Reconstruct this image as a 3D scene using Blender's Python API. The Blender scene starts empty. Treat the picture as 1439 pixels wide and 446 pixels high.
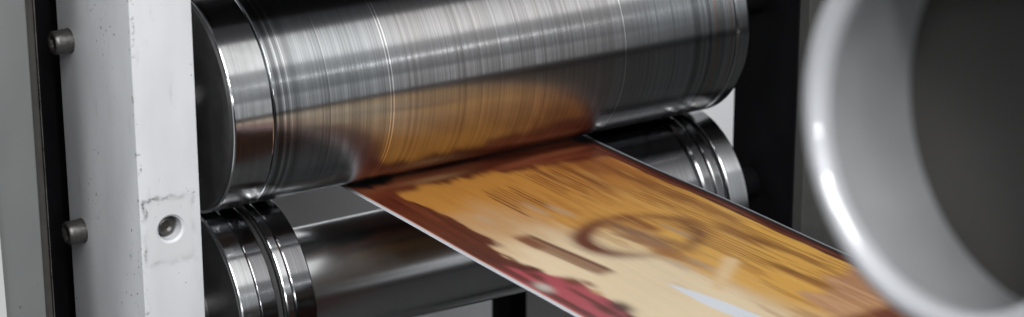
import bpy, bmesh, math, random
import numpy as np
from mathutils import Vector, Matrix

sc = bpy.context.scene
COL = sc.collection
rad = math.radians

# ------------------------------------------------------------------ camera
YAW, PITCH, ROLL = 0.5700, 0.3320, -0.0016
F = Vector((math.sin(YAW)*math.cos(PITCH), math.cos(YAW)*math.cos(PITCH), -math.sin(PITCH)))
RT = Vector((math.cos(YAW), -math.sin(YAW), 0))
UP = RT.cross(F)
cd = bpy.data.cameras.new('camera')
cam = bpy.data.objects.new('camera', cd); COL.objects.link(cam)
r_ = RT*math.cos(ROLL) + UP*math.sin(ROLL)
u_ = -RT*math.sin(ROLL) + UP*math.cos(ROLL)
m = Matrix((r_, u_, -F)).transposed().to_4x4()
m.translation = Vector((-0.3746, -1.4137, 0.4912))
cam.matrix_world = m
cd.sensor_width = 36; cd.lens = 3482.26/1439*36
cd.clip_start = 0.02; cd.clip_end = 50
cd.dof.use_dof = True; cd.dof.focus_distance = 1.62; cd.dof.aperture_fstop = 7.0
CAM = m.translation.copy()
sc.camera = cam

# ------------------------------------------------------------------ world, lamps, exposure
w = bpy.data.worlds.new('World'); sc.world = w; w.use_nodes = True
nt = w.node_tree; nt.nodes.clear()
wo = nt.nodes.new('ShaderNodeOutputWorld'); bg = nt.nodes.new('ShaderNodeBackground')
tc = nt.nodes.new('ShaderNodeTexCoord'); sx = nt.nodes.new('ShaderNodeSeparateXYZ')
cr = nt.nodes.new('ShaderNodeValToRGB'); mr = nt.nodes.new('ShaderNodeMapRange')
mr.inputs[1].default_value = -1; mr.inputs[2].default_value = 1
nt.links.new(tc.outputs['Generated'], sx.inputs[0]); nt.links.new(sx.outputs[2], mr.inputs[0])
nt.links.new(mr.outputs[0], cr.inputs[0]); nt.links.new(cr.outputs[0], bg.inputs[0]); nt.links.new(bg.outputs[0], wo.inputs[0])
e = cr.color_ramp.elements
e[0].position = 0.50; e[0].color = (.012, .012, .013, 1)
e[1].position = 0.60; e[1].color = (.36, .37, .385, 1)
x_ = e.new(0.80); x_.color = (.46, .47, .48, 1)
x_ = e.new(0.93); x_.color = (.04, .04, .045, 1)
bg.inputs[1].default_value = 1.0

def area(name, loc, target, sx_, sy_, power, col=(1, 1, 1)):
    l = bpy.data.lights.new(name, 'AREA'); l.shape = 'RECTANGLE'; l.size = sx_; l.size_y = sy_
    l.energy = power; l.color = col
    o = bpy.data.objects.new(name, l); COL.objects.link(o); o.location = loc
    d = Vector(target) - Vector(loc)
    o.rotation_euler = d.to_track_quat('-Z', 'Y').to_euler()
    return o
area('softbox', (1.0, -1.7, 1.9), (.45, 0, 0), 2.6, 1.3, 10, (1, .99, .97))
area('inspection_lamp', (-.31, -1.98, .42), (.2, -.71, .2), .12, .12, 4)
area('inspection_lamp', (-.27, -1.77, .98), (.2, -.71, .2), .12, .12, 9)
area('wall_fill', (1.6, 1.2, .9), (1.9, 2.2, .2), .6, .6, 45)  # added unseen light that whitens the wall behind the rollers
area('shop_lamp', (-.25, -1.65, 1.75), (.45, -.2, 0), 1.0, 1.0, 34, (1, .99, .97))
area('low_reflection_light', (1.16, -1.5, -.03), (.45, 0, 0), .52, .40, .40, (.97, .98, 1))  # added light panel for the low grey reflection on the upper roller
area('tube_lamp', (1.03, -1.1, .43), (.45, 0, 0), .26, .03, .13, (.97, .99, 1))
area('shop_lamp', (-1.5, -1.6, 1.2), (.3, 0, 0), .5, .5, 15, (.97, .99, 1))
sc.view_settings.view_transform = 'Standard'; sc.view_settings.look = 'None'
sc.view_settings.exposure = 0; sc.view_settings.gamma = 1

# ------------------------------------------------------------------ materials
class NT:
    def __init__(s, name):
        s.m = bpy.data.materials.new(name); s.m.use_nodes = True; s.t = s.m.node_tree
        s.p = s.t.nodes['Principled BSDF']
        tcn = s.t.nodes.new('ShaderNodeTexCoord'); s.obj = tcn.outputs['Object']
    def n(s, typ, **k):
        nd = s.t.nodes.new(typ)
        for a, b in k.items(): setattr(nd, a, b)
        return nd
    def set(s, sock, v):
        if hasattr(v, 'is_output') or isinstance(v, bpy.types.NodeSocket): s.t.links.new(v, sock)
        else: sock.default_value = v
    def math(s, op, a, b=0., c=0., clamp=False):
        nd = s.n('ShaderNodeMath', operation=op, use_clamp=clamp)
        s.set(nd.inputs[0], a); s.set(nd.inputs[1], b); s.set(nd.inputs[2], c); return nd.outputs[0]
    def mp(s, scale, loc=(0, 0, 0)):
        nd = s.n('ShaderNodeMapping'); s.set(nd.inputs[0], s.obj); nd.inputs[3].default_value = scale
        nd.inputs[1].default_value = loc; return nd.outputs[0]
    def noise(s, scale=(1, 1, 1), f=1., det=2., loc=(0, 0, 0), rough=.5):
        nd = s.n('ShaderNodeTexNoise'); s.set(nd.inputs['Vector'], s.mp(scale, loc))
        nd.inputs['Scale'].default_value = f; nd.inputs['Detail'].default_value = det
        nd.inputs['Roughness'].default_value = rough; return nd.outputs[0]
    def rng(s, v, a, b, c, d):
        nd = s.n('ShaderNodeMapRange'); s.set(nd.inputs[0], v)
        for i, q in enumerate((a, b, c, d)): s.set(nd.inputs[i+1], q)
        return nd.outputs[0]
    def mix(s, f, a, b):
        nd = s.n('ShaderNodeMix', data_type='RGBA'); s.set(nd.inputs[0], f); s.set(nd.inputs[6], a); s.set(nd.inputs[7], b)
        return nd.outputs[2]
    def bump(s, h, st, dist=.001):
        nd = s.n('ShaderNodeBump'); s.set(nd.inputs['Height'], h); nd.inputs['Strength'].default_value = st
        nd.inputs['Distance'].default_value = dist; s.t.links.new(nd.outputs[0], s.p.inputs['Normal'])
    def P(s, **k):
        nm = dict(col='Base Color', rough='Roughness', metal='Metallic', aniso='Anisotropic', rot='Anisotropic Rotation', spec='Specular IOR Level', coat='Coat Weight', coatr='Coat Roughness')
        for a, b in k.items(): s.set(s.p.inputs[nm[a]], b)
    def sepx(s):
        nd = s.n('ShaderNodeSeparateXYZ'); s.set(nd.inputs[0], s.obj); return nd.outputs

def paint(name, col, spec_amt=.5, rough=.45):
    t = NT(name)
    a = t.noise((1, 1, .35), 28, 4); b = t.noise((1, 1, 1), 260, 3, (3, 1, 2)); c = t.noise((1, 1, .25), 90, 5, (7, 3, 1), .65)
    base = t.mix(t.rng(a, .3, .7, 0, 1), (*[q*.86 for q in col], 1), (*col, 1))
    chips = t.math('MULTIPLY', t.rng(b, .665, .70, 0, 1), t.rng(a, .50, .60, 0, 1))
    base = t.mix(t.math('MULTIPLY', chips, spec_amt), base, (.05, .045, .04, 1))
    grime = t.rng(c, .60, .78, 0, .30)
    base = t.mix(grime, base, (.16, .15, .14, 1))
    t.P(col=base, rough=t.rng(a, .3, .7, rough-.08, rough+.1)); t.bump(b, .12, .0004)
    return t

def post_paint():
    t = paint('cream_white_paint', (.69, .705, .735), .9)
    base = t.p.inputs['Base Color'].links[0].from_socket
    # scuffed patch around the screw hole (object space: hole at HX, HZ)
    o = t.sepx()
    dx = t.math('ABSOLUTE', t.math('SUBTRACT', o[0], HOLE[0]-POST[0]-.001)); dz = t.math('ABSOLUTE', t.math('SUBTRACT', o[2], HOLE[2]-.0005))
    d = t.math('MAXIMUM', t.math('DIVIDE', dx, .0165), t.math('DIVIDE', dz, .0215))
    wob = t.noise((1, 1, 1), 130, 4, (2, 2, 2)); wob2 = t.noise((1, 1, 1), 420, 4, (5, 2, 2), .7)
    dd = t.math('ADD', d, t.math('MULTIPLY', t.math('SUBTRACT', wob, .5), .45))
    band = t.math('SUBTRACT', 1, t.math('MULTIPLY', t.math('ABSOLUTE', t.math('SUBTRACT', dd, 1.0)), 9), 0, True)
    patch = t.noise((1, 1, 1), 62, 2, (8.3, 2, 4.1), .5)
    band = t.math('MULTIPLY', t.math('MULTIPLY', band, t.rng(wob2, .34, .54, 0, 1)), t.rng(patch, .44, .58, 0, 1))
    wx = t.rng(t.math('SUBTRACT', o[0], HOLE[0]-POST[0]), -.014, .014, 1.0, .25); wz = t.rng(t.math('SUBTRACT', o[2], HOLE[2]), -.02, -.005, .35, 1.)
    band = t.math('MULTIPLY', band, t.math('MULTIPLY', wx, wz))
    sm = t.math('MULTIPLY', t.math('SUBTRACT', 1, t.math('MULTIPLY', t.math('ABSOLUTE', t.math('SUBTRACT', dd, .98)), 5), 0, True), .28)
    base = t.mix(t.math('MULTIPLY', sm, t.rng(patch, .40, .6, 0, 1)), base, (.25, .25, .25, 1))
    inside = t.math('LESS_THAN', dd, 1.0)
    front = t.math('LESS_THAN', o[1], .0005)
    base = t.mix(t.math('MULTIPLY', t.math('MULTIPLY', inside, front), .5), base, (.60, .61, .62, 1))
    base = t.mix(t.math('MULTIPLY', band, front), base, (.10, .10, .10, 1))
    eg = t.math('LESS_THAN', t.math('MAXIMUM', o[0], o[1]), .0030); en = t.noise((1, 1, 1), 170, 4, (1, 7, 3), .65)
    base = t.mix(t.math('MULTIPLY', eg, t.rng(en, .58, .62, 0, .75)), base, (.26, .25, .24, 1))
    # long scratches on the side face
    sc_ = t.noise((1, 30, 2.2), 30, 3, (4, 4, 4), .6)
    base = t.mix(t.math('MULTIPLY', t.rng(sc_, .70, .74, 0, .6), t.math('SUBTRACT', 1, front)), base, (.2, .2, .2, 1))
    t.P(col=base); return t.m

def plain(name, col, rough=.5, metal=0., var=.25, f=60, bumpst=.1):
    t = NT(name); a = t.noise((1, 1, 1), f, 5, (1, 2, 3), .6)
    t.P(col=t.mix(a, (*[q*(1-var) for q in col], 1), (*[min(1, q*(1+var)) for q in col], 1)), rough=t.rng(a, .3, .7, rough*.8, min(1, rough*1.2)), metal=metal)
    t.bump(a, bumpst, .0005); return t.m

def steel(name, col=(.6, .61, .62), rough=.2, streak=.5, aniso=.7, bands=(), f=420, rvar=.5, smudge=0, refl_tint=False):
    """turned or running steel: rings round the local X axis, with scribed lines or tint bands at given x"""
    t = NT(name); o = t.sepx()
    a = t.noise((1, .006, .006), f, 3, (0, 0, 0), .7); b = t.noise((1, .004, .004), f*3.2, 2, (5, 0, 0), .6)
    c = t.noise((1, .01, .01), f*.16, 2, (9, 0, 0))
    s = t.math('ADD', t.math('MULTIPLY', a, .5), t.math('ADD', t.math('MULTIPLY', b, .2), t.math('MULTIPLY', c, .3)))
    v = t.rng(s, .32, .68, 1-streak, 1+streak*.35)
    colr = t.n('ShaderNodeVectorMath', operation='SCALE'); colr.inputs[0].default_value = col; t.set(colr.inputs['Scale'], v)
    cs = colr.outputs[0]
    if smudge:
        g = t.noise((.5, 1, 1), 14, 4, (2, 5, 1), .6)
        cs = t.mix(t.rng(g, .5, .75, 0, smudge), cs, (.09, .09, .09, 1))
    if refl_tint:   # brown tint where the web runs, painted in to redden its reflection
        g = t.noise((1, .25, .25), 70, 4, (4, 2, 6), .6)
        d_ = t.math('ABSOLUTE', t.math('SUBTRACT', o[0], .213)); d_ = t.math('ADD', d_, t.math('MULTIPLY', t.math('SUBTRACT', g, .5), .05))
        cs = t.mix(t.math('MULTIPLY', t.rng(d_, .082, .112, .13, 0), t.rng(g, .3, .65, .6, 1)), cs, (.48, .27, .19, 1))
    for x0, wd, cc, k in bands:
        msk = t.math('COMPARE', o[0], x0, wd)
        cs = t.mix(t.math('MULTIPLY', msk, k), cs, (*cc, 1))
    t.P(col=cs, metal=1., rough=t.rng(s, .35, .65, rough*(1+rvar), rough*(1-rvar*.6)), aniso=aniso, rot=.25)
    tg = t.n('ShaderNodeTangent', direction_type='RADIAL', axis='X'); t.t.links.new(tg.outputs[0], t.p.inputs['Tangent'])
    return t.m

# ------------------------------------------------------------------ helpers
def link(name, me, mat, parent=None, loc=(0, 0, 0)):
    o = bpy.data.objects.new(name, me); COL.objects.link(o); o.location = loc
    if mat: me.materials.append(mat)
    if parent: o.parent = parent
    return o
def finish(bm, name, ang=30):
    me = bpy.data.meshes.new(name); bmesh.ops.recalc_face_normals(bm, faces=bm.faces); bm.to_mesh(me); bm.free()
    for p in me.polygons: p.use_smooth = True
    me.set_sharp_from_angle(angle=rad(ang)); return me
def box(bm, x0, x1, y0, y1, z0, z1, bev=0.):
    r = bmesh.ops.create_cube(bm, size=1)
    for v in r['verts']:
        v.co = Vector(((x0+x1)/2+v.co.x*(x1-x0), (y0+y1)/2+v.co.y*(y1-y0), (z0+z1)/2+v.co.z*(z1-z0)))
    if bev:
        ed = list({e for v in r['verts'] for e in v.link_edges})
        bmesh.ops.bevel(bm, geom=ed, offset=bev, segments=3, profile=.5, affect='EDGES')
def lathe(prof, seg=192, closed=False):
    """profile of (x, r) turned round the X axis"""
    bm = bmesh.new(); rings = []
    for x, r in prof:
        if r < 1e-7: rings.append([bm.verts.new((x, 0, 0))])
        else: rings.append([bm.verts.new((x, r*math.cos(2*math.pi*i/seg), r*math.sin(2*math.pi*i/seg))) for i in range(seg)])
    pairs = list(zip(rings, rings[1:])) + ([(rings[-1], rings[0])] if closed else [])
    for A, B in pairs:
        for i in range(seg):
            j = (i+1) % seg
            if len(A) == 1 and len(B) == 1: continue
            if len(A) == 1: bm.faces.new((A[0], B[i], B[j]))
            elif len(B) == 1: bm.faces.new((A[i], A[j], B[0]))
            else: bm.faces.new((A[i], A[j], B[j], B[i]))
    return bm
def drum(x0, x1, r, c=.0008, r0=0., r1=0.):
    """solid turned length with tiny chamfers"""
    return [(x0, r0), (x0, r-c), (x0+c*.3, r-c*.3), (x0+c, r), (x1-c, r), (x1-c*.3, r-c*.3), (x1, r-c), (x1, r1)]
def thing(name, label, cat, loc, group=None):
    o = bpy.data.objects.new(name, None); COL.objects.link(o); o.location = loc; o.empty_display_size = .05
    tag(o, label, cat, group); return o
def tag(o, label, cat, group=None):
    o['label'] = label; o['category'] = cat
    if group: o['group'] = group
def tl(bm, name, mat, par, ang=12):
    return link(name, finish(bm, name, ang), mat, par)

# ------------------------------------------------------------------ setting
bm = bmesh.new(); box(bm, -3, 5, 2.2, 2.24, -1.2, 2.5)
wall = link('background_wall', finish(bm, 'background_wall'), plain('bright_shop_wall', (.82, .83, .85), .8, 0, .06, 3)); wall['kind'] = 'structure'
bm = bmesh.new(); box(bm, -3, 5, -3.5, 2.19, -1.24, -1.2)
fl = link('floor', finish(bm, 'floor'), plain('dark_shop_floor', (.05, .05, .05), .6, 0, .3, 4)); fl['kind'] = 'structure'

# ------------------------------------------------------------------ frame posts
POST = (.2157, -.06, 0.)            # near corner, x0 / front y
PX1, PY1 = .2577, .057
HOLE = (.2363, -.06, -.0622)
M_post = None
def build_post():
    bm = bmesh.new(); box(bm, 0, PX1-POST[0], 0, PY1-POST[1], -.75, .45, .0011)
    me = finish(bm, 'frame_post')
    o = link('frame_post', me, post_paint(), None, (POST[0], POST[1], 0))
    cb = lathe([(0, 0), (0, .0098), (.0016, .0081), (.02, .0081), (.02, 0)], 64)
    cb.transform(Matrix.Rotation(rad(90), 4, 'Z'))     # along +Y
    cb.transform(Matrix.Translation((HOLE[0]-POST[0], -.0001, HOLE[2])))
    cut = link('cut', finish(cb, 'cut'), None)
    cut.location = o.location
    md = o.modifiers.new('b', 'BOOLEAN'); md.object = cut; md.operation = 'DIFFERENCE'; md.solver = 'EXACT'
    bpy.context.view_layer.update()
    dg = bpy.context.evaluated_depsgraph_get()
    nm = bpy.data.meshes.new_from_object(o.evaluated_get(dg)); o.modifiers.clear(); o.data = nm; nm.name = 'frame_post'
    for p in nm.polygons: p.use_smooth = True
    nm.set_sharp_from_angle(angle=rad(25))
    bpy.data.objects.remove(cut)
    tag(o, 'chipped off-white square machine post at the left ends of the rollers', 'machine frame')
    return o
post = build_post()
M_bolt = plain('worn_dark_steel', (.13, .125, .12), .42, .85, .5, 400, .3)
def bolt(parent, y, z, tilt):
    prof = [(0, 0), (0, .0083), (-.0010, .0083), (-.0014, .0080), (-.0098, .0080), (-.0112, .0078), (-.0122, .0070), (-.0122, .0056), (-.0118, .0051)]
    seg = 48; bm = lathe(prof, seg)
    # hexagonal socket
    ring = [v for v in bm.verts if abs(v.co.x+.0118) < 1e-6]
    ring.sort(key=lambda v: math.atan2(v.co.z, v.co.y))
    inner = []; deep = []
    for v in ring:
        a = math.atan2(v.co.z, v.co.y); k = (a % (math.pi/3)) - math.pi/6
        rr = .0041/math.cos(k)
        inner.append(bm.verts.new((-.0117, rr*math.cos(a), rr*math.sin(a)))); deep.append(bm.verts.new((-.0060, rr*math.cos(a), rr*math.sin(a))))
    for i in range(seg):
        j = (i+1) % seg
        bm.faces.new((ring[i], ring[j], inner[j], inner[i])); bm.faces.new((inner[i], inner[j], deep[j], deep[i]))
    bm.faces.new(deep)
    bm.transform(Matrix.Rotation(tilt, 4, 'X'))
    o = link('bolt', finish(bm, 'bolt', 35), M_bolt, parent, (.0001, y-POST[1], z)); return o
bolt(post, .0372, .0415, .2); bolt(post, .0345, -.0888, .5)
# sunken screw in the hole
bm = lathe([(-.012, 0), (-.012, .0025), (-.0135, .0040), (-.0125, .0062), (-.009, .0068), (0, .0068), (0, 0)], 48)
bm.transform(Matrix.Rotation(rad(90), 4, 'Z'))
link('sunken_screw', finish(bm, 'sunken_screw'), M_bolt, post, (HOLE[0]-POST[0], .0195, HOLE[2]))

# left neighbouring upright with cover
def far_left():
    t = thing('side_upright', 'grey machine upright with a dark seal strip at the far left edge', 'machine frame', (.12, -.02, -.75))
    bm = bmesh.new(); box(bm, -.20, .0455, 0, .10, 0, 1.2, .0015); tl(bm, 'column', paint('grey_upright_paint', (.17, .178, .178), .9, .5).m, t)
    bm = bmesh.new(); box(bm, .0457, .0512, .003, .09, 0, 1.2, .0012); tl(bm, 'seal_strip', plain('dark_rubber', (.035, .033, .03), .7, 0, .4, 200), t)
    bm = bmesh.new(); box(bm, .0514, .0519, .0025, .09, 0, 1.2, .0002); tl(bm, 'metal_edge', plain('worn_metal_edge', (.5, .48, .46), .3, 1, .8, 90), t)
    bm = bmesh.new()
    # cover plate: its right border leans
    vs = [(-.20, 0), (.026, 0), (.0135, .93), (.011, 1.2), (-.20, 1.2)]
    A = [bm.verts.new((x, -.004, z)) for x, z in vs]; B = [bm.verts.new((x, -.0003, z)) for x, z in vs]
    bm.faces.new(A); bm.faces.new(B[::-1])
    for i in range(5): bm.faces.new((A[i], B[i], B[(i+1) % 5], A[(i+1) % 5]))
    bmesh.ops.bevel(bm, geom=[e for e in bm.edges if abs(e.verts[0].co.y-e.verts[1].co.y) < 1e-6 and e.verts[0].co.y < -.003], offset=.0006, segments=2, affect='EDGES')
    tl(bm, 'cover_plate', paint('light_cover_paint', (.62, .63, .63), .9, .5).m, t)
far_left()

# dark panels behind the left gap and the rollers
M_black = plain('black_painted_steel', (.005, .005, .006), .65, 0, .5, 50)
NT_ = M_black.node_tree.nodes['Principled BSDF'].inputs['Specular IOR Level']; NT_.default_value = .06
M_dgrey = plain('dark_grey_steel', (.06, .06, .062), .5, .0, .25, 80)
bm = bmesh.new(); box(bm, -.1, .118, 0, .004, -.4, .4, .0008)  # black panel added so the gap stays dark, standing for its shade
o = link('gap_dark_panel', finish(bm, 'gap_dark_panel'), M_black, None, (.155, .09, 0)); tag(o, 'added black panel that darkens the narrow gap beside the off-white post', 'machine panel')

# right frame
t = thing('right_frame_plate', 'black machine side frame standing at the right ends of the rollers', 'machine frame', (.75, -.05, -.75))
bm = bmesh.new(); box(bm, 0, .05, 0, .075, 0, 1.3, .0012); tl(bm, 'inner_plate', M_black, t)
bm = bmesh.new(); box(bm, .0003, .30, -.012, -.0004, 0, 1.3, .001); tl(bm, 'front_plate', plain('charcoal_paint', (.06, .06, .058), .5, 0, .3, 60), t)

# rear grey infeed plate and black cross beam
bm = bmesh.new(); box(bm, 0, .456, 0, .008, -.60, 0, .012)
o = link('rear_guard_plate', finish(bm, 'rear_guard_plate'), plain('matt_grey_plate', (.78, .78, .78), .6, 0, .08, 40), None, (.30, .35, -.10)); tag(o, 'plain grey guard plate standing behind the gap between the two rollers', 'machine panel')
bm = bmesh.new(); box(bm, 0, .33, 0, .01, -.45, 0, .003)
o = link('rear_base_plate', finish(bm, 'rear_base_plate'), plain('light_grey_plate', (.6, .6, .6), .6, 0, .1, 20), None, (.652, .20, -.22)); tag(o, 'pale grey plate low behind the lower roller, below the left edge of the web', 'machine panel')
bm = bmesh.new(); box(bm, 0, .0155, 0, .03, -.62, 0, .002)
o = link('upright_strut', finish(bm, 'upright_strut'), M_black, None, (.6035, .114, -.135)); tag(o, 'black upright strut behind the lower roller, showing below the web edge', 'machine strut')

bm = bmesh.new(); box(bm, 0, .48, -.05, .04, 0, .05, .002)  # unseen black block, added to darken the reflection on the roller's top
o = link('reflection_block', finish(bm, 'reflection_block'), M_black, None, (.265, 0, .135)); tag(o, 'unseen black block added above the upper roller for its dark reflection', 'machine panel')

# ------------------------------------------------------------------ rollers
RU = .075
UX0, UX1 = .275, .6857
up = thing('upper_roller', 'large streaked steel impression roller pressing on the printed web', 'roller', (UX0, 0, 0))
def X(x): return x-UX0
BODY = (.50, .52, .535)
L = (.95, .95, .95); D = (.06, .06, .06)
bands = [(X(.3095), .0016, D, .55), (X(.3125), .0004, L, .35), (X(.3145), .0013, D, .4), (X(.3172), .00035, L, .5), (X(.3215), .0025, D, .25), (X(.3300), .0002, L, .3),
         (X(.3457), .0003, L, .4), (X(.3900), .0004, L, .7), (X(.3922), .0005, L, .8), (X(.3912), .0006, D, .3),
         (X(.4760), .0002, L, .25), (X(.5450), .0003, L, .3), (X(.5773), .0005, L, .7), (X(.5781), .0003, D, .5),
         (X(.6390), .0030, D, .40), (X(.6500), .0015, D, .45), (X(.6600), .0035, D, .30), (X(.6560), .0012, (.45, .25, .16), .5), (X(.6690), .0010, (.45, .25, .16), .4), (X(.6645), .0003, L, .25)]  # brown bands paint in the orange reflection near the right end
M_body = steel('running_roller_steel', BODY, .21, .56, .75, bands, 420, .25, .35, refl_tint=True)
bm = lathe([(X(.3052), .02), (X(.3052), .0742), (X(.3058), RU-.0002), (X(.3062), RU), (X(.672), RU), (X(.6725), RU-.0003), (X(.6725), .02)], 256)
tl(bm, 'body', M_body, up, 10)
M_ring = steel('polished_bearer_steel', (.62, .63, .64), .16, .25, .5, (), 300, .3, .5)
bm = lathe(drum(X(.2762), X(.3046), RU+.0002, .0012, .03, .03), 256); tl(bm, 'bearer_ring', M_ring, up, 10)
bm = lathe(drum(X(.6731), X(.6857), RU, .0025, .03, .03), 256); tl(bm, 'bearer_ring', steel('right_ring_steel', (.5, .51, .52), .22, .5, .6, (), 500), up, 10)
M_end = steel('oily_end_face', (.05, .05, .05), .45, .6, .3, (), 500)
def endmat():
    t = NT('dark_oily_end_face'); a = t.noise((1, 1, 1), 60, 5, (1, 1, 1), .6)
    t.P(col=t.mix(a, (.012, .012, .012, 1), (.06, .06, .062, 1)), metal=.3, rough=.5); return t.m
M_end = endmat()
bm = lathe([(X(.2768), 0), (X(.2740), .03), (X(.2740), .0715), (X(.2745), .0728), (X(.2768), .0732)], 192); tl(bm, 'end_face', M_end, up, 30)
bm = lathe([(X(.2582), 0), (X(.2582), .022), (X(.274), .022)], 96); tl(bm, 'journal', plain('journal_steel', (.3, .3, .3), .35, 1), up)
bm = lathe([(X(.6857), .012), (X(.7497), .012), (X(.7497), 0)], 96); tl(bm, 'journal', M_black, up)

LC = -.1480; LR = .0718
LX0, LX1 = .2795, .6935
lo = thing('lower_roller', 'dark steel lower roller with raised bearer rings under the printed web', 'roller', (LX0, 0, LC))
def Y(x): return x-LX0
M_lo = steel('dark_chrome_steel', (.60, .61, .62), .24, .05, .3, (), 90, .05, .2)
M_lof = steel('dark_flange_steel', (.27, .27, .28), .15, .3, .5, (), 500, .3, .3)
bm = lathe(drum(Y(.3342), Y(.5898), .0405, .0008, .02, .02), 256); tl(bm, 'body', M_lo, lo, 10)
def ringpart(nm, xa, xb, r, mt, c=.0009):
    tl(lathe(drum(Y(xa), Y(xb), r, c, .02, .02), 256), nm, mt, lo, 10)
ringpart('bearer_ring', .2795, .2934, LR, M_ring, .0011)
ringpart('inner_band', .2936, .3058, LR-.0005, M_lof)
ringpart('groove', .3060, .3114, LR-.0050, M_end)
ringpart('edge_ring', .3116, .3182, LR, M_ring, .0012)
ringpart('flange', .3184, .3340, LR-.0004, M_lof, .0012)
ringpart('flange', .5900, .6550, LR-.0004, M_lof, .0030)
ringpart('edge_ring', .6552, .6668, LR-.0002, M_lof, .0026)
ringpart('inner_band', .6670, .6745, LR-.0012, M_lof, .0012)
ringpart('groove', .6747, .6768, LR-.0050, M_end, .0005)
ringpart('bearer_ring', .6770, .6935, LR, M_ring, .0011)
bm = lathe([(Y(.2802), 0), (Y(.2790), .02), (Y(.2790), LR-.003), (Y(.2802), LR-.0026)], 192); tl(bm, 'end_face', M_end, lo)
bm = lathe([(Y(.2582), 0), (Y(.2582), .02), (Y(.2790), .02)], 96); tl(bm, 'journal', bpy.data.materials['journal_steel'], lo)
bm = lathe([(Y(.6936), .012), (Y(.7497), .012), (Y(.7497), 0)], 96); tl(bm, 'journal', M_black, lo)

# ------------------------------------------------------------------ printed web
WX0, WX1 = .384, .584
SL = .014
rng = np.random.default_rng(7)
def vnoise(a, b, seed):
    g = np.random.default_rng(seed).random((256, 256))
    ia = np.floor(a).astype(int); ib = np.floor(b).astype(int); fa = a-ia; fb = b-ib
    fa = fa*fa*(3-2*fa); fb = fb*fb*(3-2*fb)
    A = g[ia % 256, ib % 256]; B = g[(ia+1) % 256, ib % 256]; C = g[ia % 256, (ib+1) % 256]; Dd = g[(ia+1) % 256, (ib+1) % 256]
    return (A*(1-fa)+B*fa)*(1-fb)+(C*(1-fa)+Dd*fa)*fb
def fb(u, v, su, sv, seed, octv=3):
    s = 0; k = 0; amp = 1
    for i in range(octv):
        s = s+amp*vnoise(u/su*2**i+17*i+50, v/sv*2**i+31*i+50, seed+i); k += amp; amp *= .5
    return s/k
def S(x, a, b):
    t_ = np.clip((x-a)/(b-a), 0, 1); return t_*t_*(3-2*t_)
def srgb(r, g, b):
    c = np.array([r, g, b])/255.
    return np.where(c <= .04045, c/12.92, ((c+.055)/1.055)**2.4)
PK = 1.35   # printed ink colours, as albedo
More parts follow.
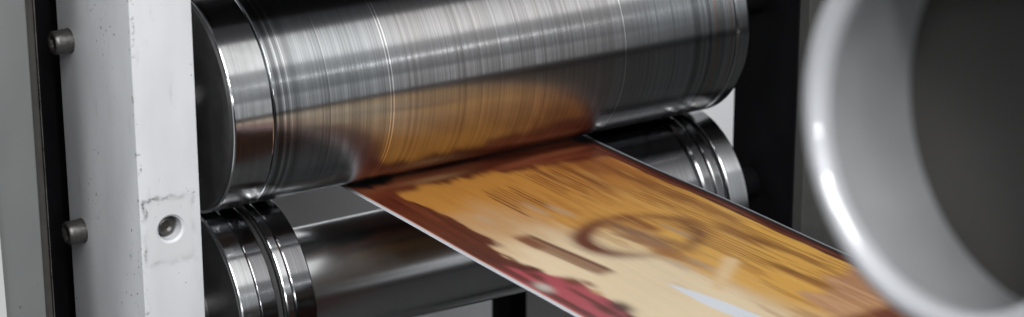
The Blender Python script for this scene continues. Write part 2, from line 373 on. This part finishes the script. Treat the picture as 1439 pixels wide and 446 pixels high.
def print_colour(u, v):
    """u: mm across from the left edge, v: mm along travel from the nip -> albedo"""
    GOLD = srgb(200, 146, 72); GOLD2 = srgb(156, 102, 50); CREAM = srgb(234, 213, 178); TAN = srgb(192, 150, 106)
    BROWN = srgb(92, 38, 23); DBROWN = srgb(60, 22, 12); MAG = srgb(170, 72, 82); MAUVE = srgb(128, 92, 76); BLUE = srgb(222, 226, 234)
    c = np.zeros(u.shape+(3,))
    def mixin(k, col):
        nonlocal c
        k = np.clip(k, 0, 1)[..., None]; c = c*(1-k)+np.asarray(col)*k
    w1 = (fb(u, v, 9, 40, 1)-.5); w2 = (fb(u, v, 3, 30, 5)-.5); st = fb(u, v, 1.2, 60, 9, 2)
    st2 = fb(u, v, 2.6, 45, 13, 3)
    c[...] = GOLD
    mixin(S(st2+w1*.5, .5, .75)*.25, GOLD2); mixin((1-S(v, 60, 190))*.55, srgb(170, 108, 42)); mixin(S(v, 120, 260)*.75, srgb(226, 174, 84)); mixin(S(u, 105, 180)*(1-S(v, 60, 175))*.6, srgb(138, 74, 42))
    # cream picture area running diagonally through the left half
    cl = 22+8*w1*2; crt = 44+.20*v+w1*30-18*S(v, 210, 300)*0
    k = S(u, cl-6, cl+4)*(1-S(u, crt-12, crt+22))*S(v+w1*40, 86, 125)
    k = k*(1-.6*S(u, 95, 115))
    mixin(k*.92, TAN)
    mixin(k*S(v+w1*50, 125, 215)*.95, CREAM)
    mixin(k*S(v+w2*60, 120, 90)*0, TAN)
    # second pale lobe inside the ring
    rr = np.hypot((u-100)/24, (v-212)/32)
    mixin((1-S(rr, .55, 1.05))*.7, srgb(222, 196, 150)); 
    rr = np.hypot((u-128)/18, (v-236)/30)
    mixin((1-S(rr, .4, 1.0))*.55, srgb(216, 170, 84))
    # ring drawn in brown, running left to right
    a = np.arctan2((v-208)/38, (u-112)/38); R_ = np.hypot((u-112)/38, (v-208)/36)+w2*.10
    ring = np.exp(-((R_-1)/.19)**2)
    amp = .35+.65*np.clip(np.cos(a-3.6), 0, 1)+.35*np.clip(np.cos(a-.3), 0, 1)
    mixin(ring*amp*1.15, srgb(104, 54, 34))
    # mauve brown smudge across the middle of the ring
    def streak(u0, v0, u1, v1, hw, col, k, soft=1.2, rag=0):
        t_ = np.clip((v-v0)/(v1-v0), 0, 1); uc = u0+(u1-u0)*t_
        d = np.abs(u-uc+w2*rag); e_ = 12*soft
        mixin(np.exp(-(d/hw)**4)*S(v, v0-e_, v0+e_*.4)*(1-S(v, v1-e_*.4, v1+e_))*k, col)
    streak(110, 176, 117, 232, 7, srgb(122, 82, 62), .85, 1, 8)
    streak(101, 196, 113, 240, 4, srgb(140, 98, 74), .7, 1, 6)
    streak(123, 172, 126, 205, 5, srgb(118, 62, 34), .8, .8, 5)
    streak(106, 236, 112, 275, 5, srgb(160, 106, 44), .7, 1, 5)
    # brown bar with a darker outline
    streak(48.5, 168, 55, 250, 6.2, srgb(146, 108, 80), .95, .5)
    streak(53, 170, 60, 248, 2.0, srgb(104, 58, 36), .85, .6)
    streak(46, 168, 46.5, 190, 4.5, srgb(120, 68, 38), .8, .5)
    streak(43.2, 172, 49, 240, 1.0, srgb(120, 72, 46), .5, .6)
    # groups of fine dark lines near the nip
    r3 = random.Random(5)
    for (ua, ub, va, vb, n, kk) in ((70, 98, 82, 142, 9, .95), (112, 148, 58, 132, 12, .98), (150, 182, 120, 190, 10, .7), (132, 178, 180, 330, 16, .65), (150, 186, 300, 420, 10, .6)):
        for i in range(n):
            u0 = ua+(ub-ua)*(i+.5)/n+r3.uniform(-.3, .3); v0 = va+r3.uniform(0, .22)*(vb-va)+(u0-ua)*-.1; ln = (vb-va)*r3.uniform(.5, .75)
            streak(u0, v0, u0+ln*.03, v0+ln, r3.uniform(.5, 1.1), GOLD2*.3+BROWN*.5, kk*r3.uniform(.6, 1), .8, .6)
    for (u0, v0, ln, hw) in ((128, 40, 40, 4), (148, 60, 60, 5), (160, 40, 45, 5), (172, 62, 70, 6), (176, 150, 70, 5), (164, 225, 40, 6), (171, 255, 60, 4), (150, 300, 50, 4)):
        streak(u0, v0, u0+ln*.05, v0+ln, hw, BROWN*.75+GOLD2*.25, .62, 1.5, 7)
    mot = fb(u, v, 4.5, 42, 61, 4); mixin(S(mot, .56, .70)*S(u, 60, 110)*.38, srgb(150, 92, 40)); mixin(S(fb(u, v, 3, 45, 71, 3), .58, .76)*S(u, 90, 140)*.32, srgb(228, 184, 108))
    # pale grey flecks
    for (u0, v0, ln, hw) in ((96, 128, 22, 3), (84, 118, 20, 2.5), (135, 205, 20, 3), (100, 250, 22, 4), (112, 262, 25, 4), (44, 120, 14, 3)):
        streak(u0, v0, u0+1, v0+ln, hw, srgb(186, 160, 134), .55, 1, 4)
    # white slanting shape and the cream tick beside it
    uc = 77+.02*(v-290)*1; wd = np.clip((v-286)/40, 0, 1)*5.2+.8
    mixin((1-S(np.abs(u-(77+.11*(v-290)))-wd, -.8, .8))*S(v, 282, 294)*(1-S(v, 392, 404)), BLUE)
    d1 = np.abs((v-276)-(u-132)*-.92)+0
    pu, pv = 97., 309.; qu, qv = 132., 277.
    tt = np.clip(((u-pu)*(qu-pu)+(v-pv)*(qv-pv))/((qu-pu)**2+(qv-pv)**2), 0, 1)
    dd = np.hypot(u-(pu+tt*(qu-pu)), (v-(pv+tt*(qv-pv)))*.62)
    mixin(1-S(dd, 1.6+1.2*tt, 4.2+1.8*tt), srgb(228, 196, 148))
    # frame border at the left, brown to begin with, crimson further on
    bl = 26+5*np.sin(v/11.)*S(v, 40, 90)+w1*16-10*S(v, 40, 75)*(1-S(v, 100, 130))*.4-9*S(v, 185, 240)
    bl = bl + 5*S(v, 90, 110)*(1-S(v, 125, 150)) + (fb(u*.4, v, 3, 16, 77)-.5)*14
    kb = 1-S(u, bl-2.5, bl+2.5)
    mixin(kb, BROWN); mixin(kb*S(st, .40, .70)*.75, DBROWN); mixin(kb*S(st2, .55, .7)*.4, srgb(124, 62, 40))
    mg = (12+21*S(v, 205, 255)-6*S(v, 290, 330)+w1*12)
    km = (1-S(u, mg-1.5, mg+1.5))*S(v+u*.3+w2*30, 196, 214)*(1-S(v, 330, 372))
    mixin(km, MAG)
    streak(22, 262, 21, 318, 2.2, BROWN, .8, .8, 3); streak(6.5, 150, 8, 380, 2.6, BROWN*.8, .85, .6, 3); streak(15, 215, 15, 245, 1.6, BROWN, .6, .8, 2)
    for (uu, vv, su, sv, cc) in ((30, 252, 5, 9, BROWN*.9+GOLD2*.2), (30.5, 302, 6.5, 11, DBROWN*1.1), (36, 260, 3, 7, MAUVE*1.4), (17, 232, 3, 8, BROWN), (20, 300, 3.5, 12, BROWN), (32, 275, 3, 6, TAN), (26, 322, 4, 9, DBROWN), (10, 250, 4.5, 9, srgb(190, 186, 176)), (22, 340, 5, 12, BROWN)):
        mixin(np.exp(-(((u-uu)/su)**2+((v-vv)/sv)**2)**1.5)*.95, cc)
    # lower pink corner of the label
    kp = S(u+w1*20, 120-.0*v, 130)*S(v-.35*(170-u)*0+w1*30+(u-150)*.25, 338, 348)
    mixin(kp*.85, srgb(176, 128, 98)); mixin(kp*S(st2, .45, .65)*.6, srgb(214, 170, 128))
    # repeat label beyond the view
    k2 = S(v, 385, 395); mixin(k2, srgb(112, 60, 42)); mixin(k2*S(st2, .45, .7)*.5, GOLD2)
    # top border (ink band across the web at the nip) and right border
    tb = 47+6*(1-S(u, 20, 50))+w1*14+14*S(u, 70, 170)+w2*6
    kt = 1-S(v, tb-5, tb+5); mixin(kt, BROWN)
    cross = fb(u, v, 80, 6.5, 31, 2); mixin(kt*S(cross, .42, .62)*.8, srgb(146, 84, 56)); mixin(kt*(1-S(cross, .32, .48))*.85, DBROWN)  # cross bands paint in the reflection on the web at the nip
    mixin(kt*np.exp(-((u-62)/22)**2-((v-37)/3.)**2)*.9, srgb(176, 138, 96))
    rb = 188.0+w2*3+w1*4
    kr = S(u, rb-1, rb+1); mixin(kr, BROWN*.6); mixin(S(u, rb+1.8, rb+2.6)*(1-S(u, rb+3.2, rb+4))*.5, srgb(150, 84, 60))
    mixin(S(u, 195.6, 196.3), srgb(16, 12, 12)); mixin(S(u, 198.2, 198.8), srgb(150, 155, 160))
    # unprinted selvage at the left edge
    mixin(1-S(u, 3.3, 3.9), srgb(190, 120, 88)); mixin(1-S(u, 2.5, 3.1), srgb(205, 207, 214))
    # nearly black in the left corner of the nip and thinly along it
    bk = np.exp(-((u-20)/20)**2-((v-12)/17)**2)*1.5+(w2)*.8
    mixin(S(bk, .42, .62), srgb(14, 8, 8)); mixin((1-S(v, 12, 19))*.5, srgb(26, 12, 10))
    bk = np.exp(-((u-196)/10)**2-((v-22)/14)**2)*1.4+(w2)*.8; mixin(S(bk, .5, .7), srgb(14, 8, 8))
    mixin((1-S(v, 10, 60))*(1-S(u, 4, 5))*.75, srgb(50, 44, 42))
    return np.clip(c*(1+.10*(st[..., None]-.5)), .003, .9)

def build_web():
    nu = 401; us = np.linspace(0, 200, nu)
    us = np.sort(np.concatenate([us]))
    vs = np.concatenate([np.linspace(-300, -4, 20), np.linspace(0, 405, 406), np.linspace(405.5, 406, 2)])
    pts = []
    for v in vs: pts.append((-v/1000, -.0757+(SL*v/1000 if v > 0 else 0)))
    # over the guide roller and down
    y0, z0 = pts[-1]; rg = .03; arc = []
    for k in range(1, 25):
        a = k/24*math.pi/2; pts.append((y0-rg*math.sin(a), z0-rg+rg*math.cos(a))); arc.append(406+rg*1000*a)
    for k in range(1, 8): pts.append((y0-rg, z0-rg-.1*k)); arc.append(arc[23]+100*k)
    vs = np.concatenate([vs, arc]); nv = len(vs)
    U, V = np.meshgrid(us, vs)
    co = np.zeros((nv, nu, 3)); co[..., 0] = WX0+U/1000
    P = np.array(pts); co[..., 1] = P[:, 0:1]; co[..., 2] = P[:, 1:2]
    rip = S(V, 30, 160)*(1-S(V, 360, 405)); co[..., 2] += rip*(.0006*np.sin(U/200*5.2+V/95.)+.0004*np.sin(V/38.+U/60.)-.0006*(np.abs(U-100)/100)**4)
    idx = np.arange(nv*nu).reshape(nv, nu)
    fa = np.stack([idx[:-1, :-1], idx[:-1, 1:], idx[1:, 1:], idx[1:, :-1]], -1).reshape(-1, 4)
    me = bpy.data.meshes.new('printed_web')
    o0 = np.array([WX0, 0, -.0757])
    me.from_pydata((co-o0).reshape(-1, 3).tolist(), [], fa.tolist()); me.update()
    ca = me.color_attributes.new('print', 'FLOAT_COLOR', 'POINT')
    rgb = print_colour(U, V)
    soft = rgb.copy(); wsum = 1.
    for k in range(1, 7):          # streaky ink: colours run a few millimetres along the travel
        wk = 1-k/7.; up_ = np.concatenate([rgb[k:], np.repeat(rgb[-1:], k, 0)]); dn = np.concatenate([np.repeat(rgb[:1], k, 0), rgb[:-k]])
        soft += wk*(up_+dn); wsum += 2*wk
    soft /= wsum; soft[:, 1:-1] = soft[:, 1:-1]*.5+(soft[:, :-2]+soft[:, 2:])*.25
    rgb = soft.reshape(-1, 3); rgba = np.concatenate([rgb, np.ones((len(rgb), 1))], 1).astype(np.float32)
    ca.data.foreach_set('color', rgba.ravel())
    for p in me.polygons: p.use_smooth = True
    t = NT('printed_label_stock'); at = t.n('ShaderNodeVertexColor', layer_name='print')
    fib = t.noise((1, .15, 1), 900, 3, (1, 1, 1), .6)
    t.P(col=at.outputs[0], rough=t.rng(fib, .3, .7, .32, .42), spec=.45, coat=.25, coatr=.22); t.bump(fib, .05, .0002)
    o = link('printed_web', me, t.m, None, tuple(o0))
    s = o.modifiers.new('thickness', 'SOLIDIFY'); s.thickness = .0004; s.offset = 1
    tag(o, 'glossy brown and gold printed label web running out from under the upper roller', 'printed web')
build_web()

# guide roller that turns the web down in front of the press
g = thing('guide_roller', 'slim steel guide roller turning the printed web downward', 'roller', (.36, -.406, -.0757+SL*.406-.0303))
bm = lathe(drum(0, .25, .0295, .001), 128); tl(bm, 'body', plain('guide_steel', (.6, .6, .62), .2, 1), g)
bm = lathe([(-.03, 0), (-.03, .008), (0, .008)], 48); tl(bm, 'journal', bpy.data.materials['journal_steel'], g)
bm = lathe([(.25, .008), (.28, .008), (.28, 0)], 48); tl(bm, 'journal', bpy.data.materials['journal_steel'], g)

# ------------------------------------------------------------------ foreground drum
TD = .90
Cc = CAM + TD*(F + r_*((1344.6-719.5)/3482.26) - u_*((183-223)/3482.26))
tilt = .931
Dr = (F*math.cos(tilt) + (r_*math.cos(.166)+u_*math.sin(.166))*math.sin(tilt)).normalized()
dr = thing('metal_drum', 'out of focus hollow aluminium drum with a rounded rim in the right foreground', 'drum', Cc)
dr.rotation_euler = Dr.to_track_quat('X', 'Z').to_euler()
RR = .0774
rim = []
for k in range(17):
    a = math.pi/2 - k/16*math.pi*1.0
    rim.append((-.0050*math.cos(a), RR-.0050+.0050*math.sin(a)))
prof = [(.088, RR+.0135), (.03, RR+.006), (.003, RR-.0003)]+rim+[(.003, RR-.0102)]
M_al = NT('satin_aluminium'); n1 = M_al.noise((1, 1, 1), 20, 3); M_al.P(col=(.46, .47, .50, 1), metal=.25, rough=M_al.rng(n1, .3, .7, .45, .55), coat=1., coatr=.05); M_al.p.inputs['Coat IOR'].default_value = 1.9; M_al = M_al.m
tl(lathe(prof, 192), 'rim', M_al, dr, 60)
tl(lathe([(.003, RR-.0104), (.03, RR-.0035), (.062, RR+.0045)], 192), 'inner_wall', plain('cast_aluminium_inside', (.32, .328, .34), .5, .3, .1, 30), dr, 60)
tl(lathe([(.0622, RR+.0044), (.0642, 0)], 192), 'base', plain('drum_base_shade', (.030, .028, .026), .6, .0, .15, 30), dr, 60)  # dark base colour paints in the shade deep inside the drum
tl(lathe([(.0645, 0), (.0645, .02), (.25, .02), (.25, 0)], 64), 'shaft', bpy.data.materials['journal_steel'], dr, 60)
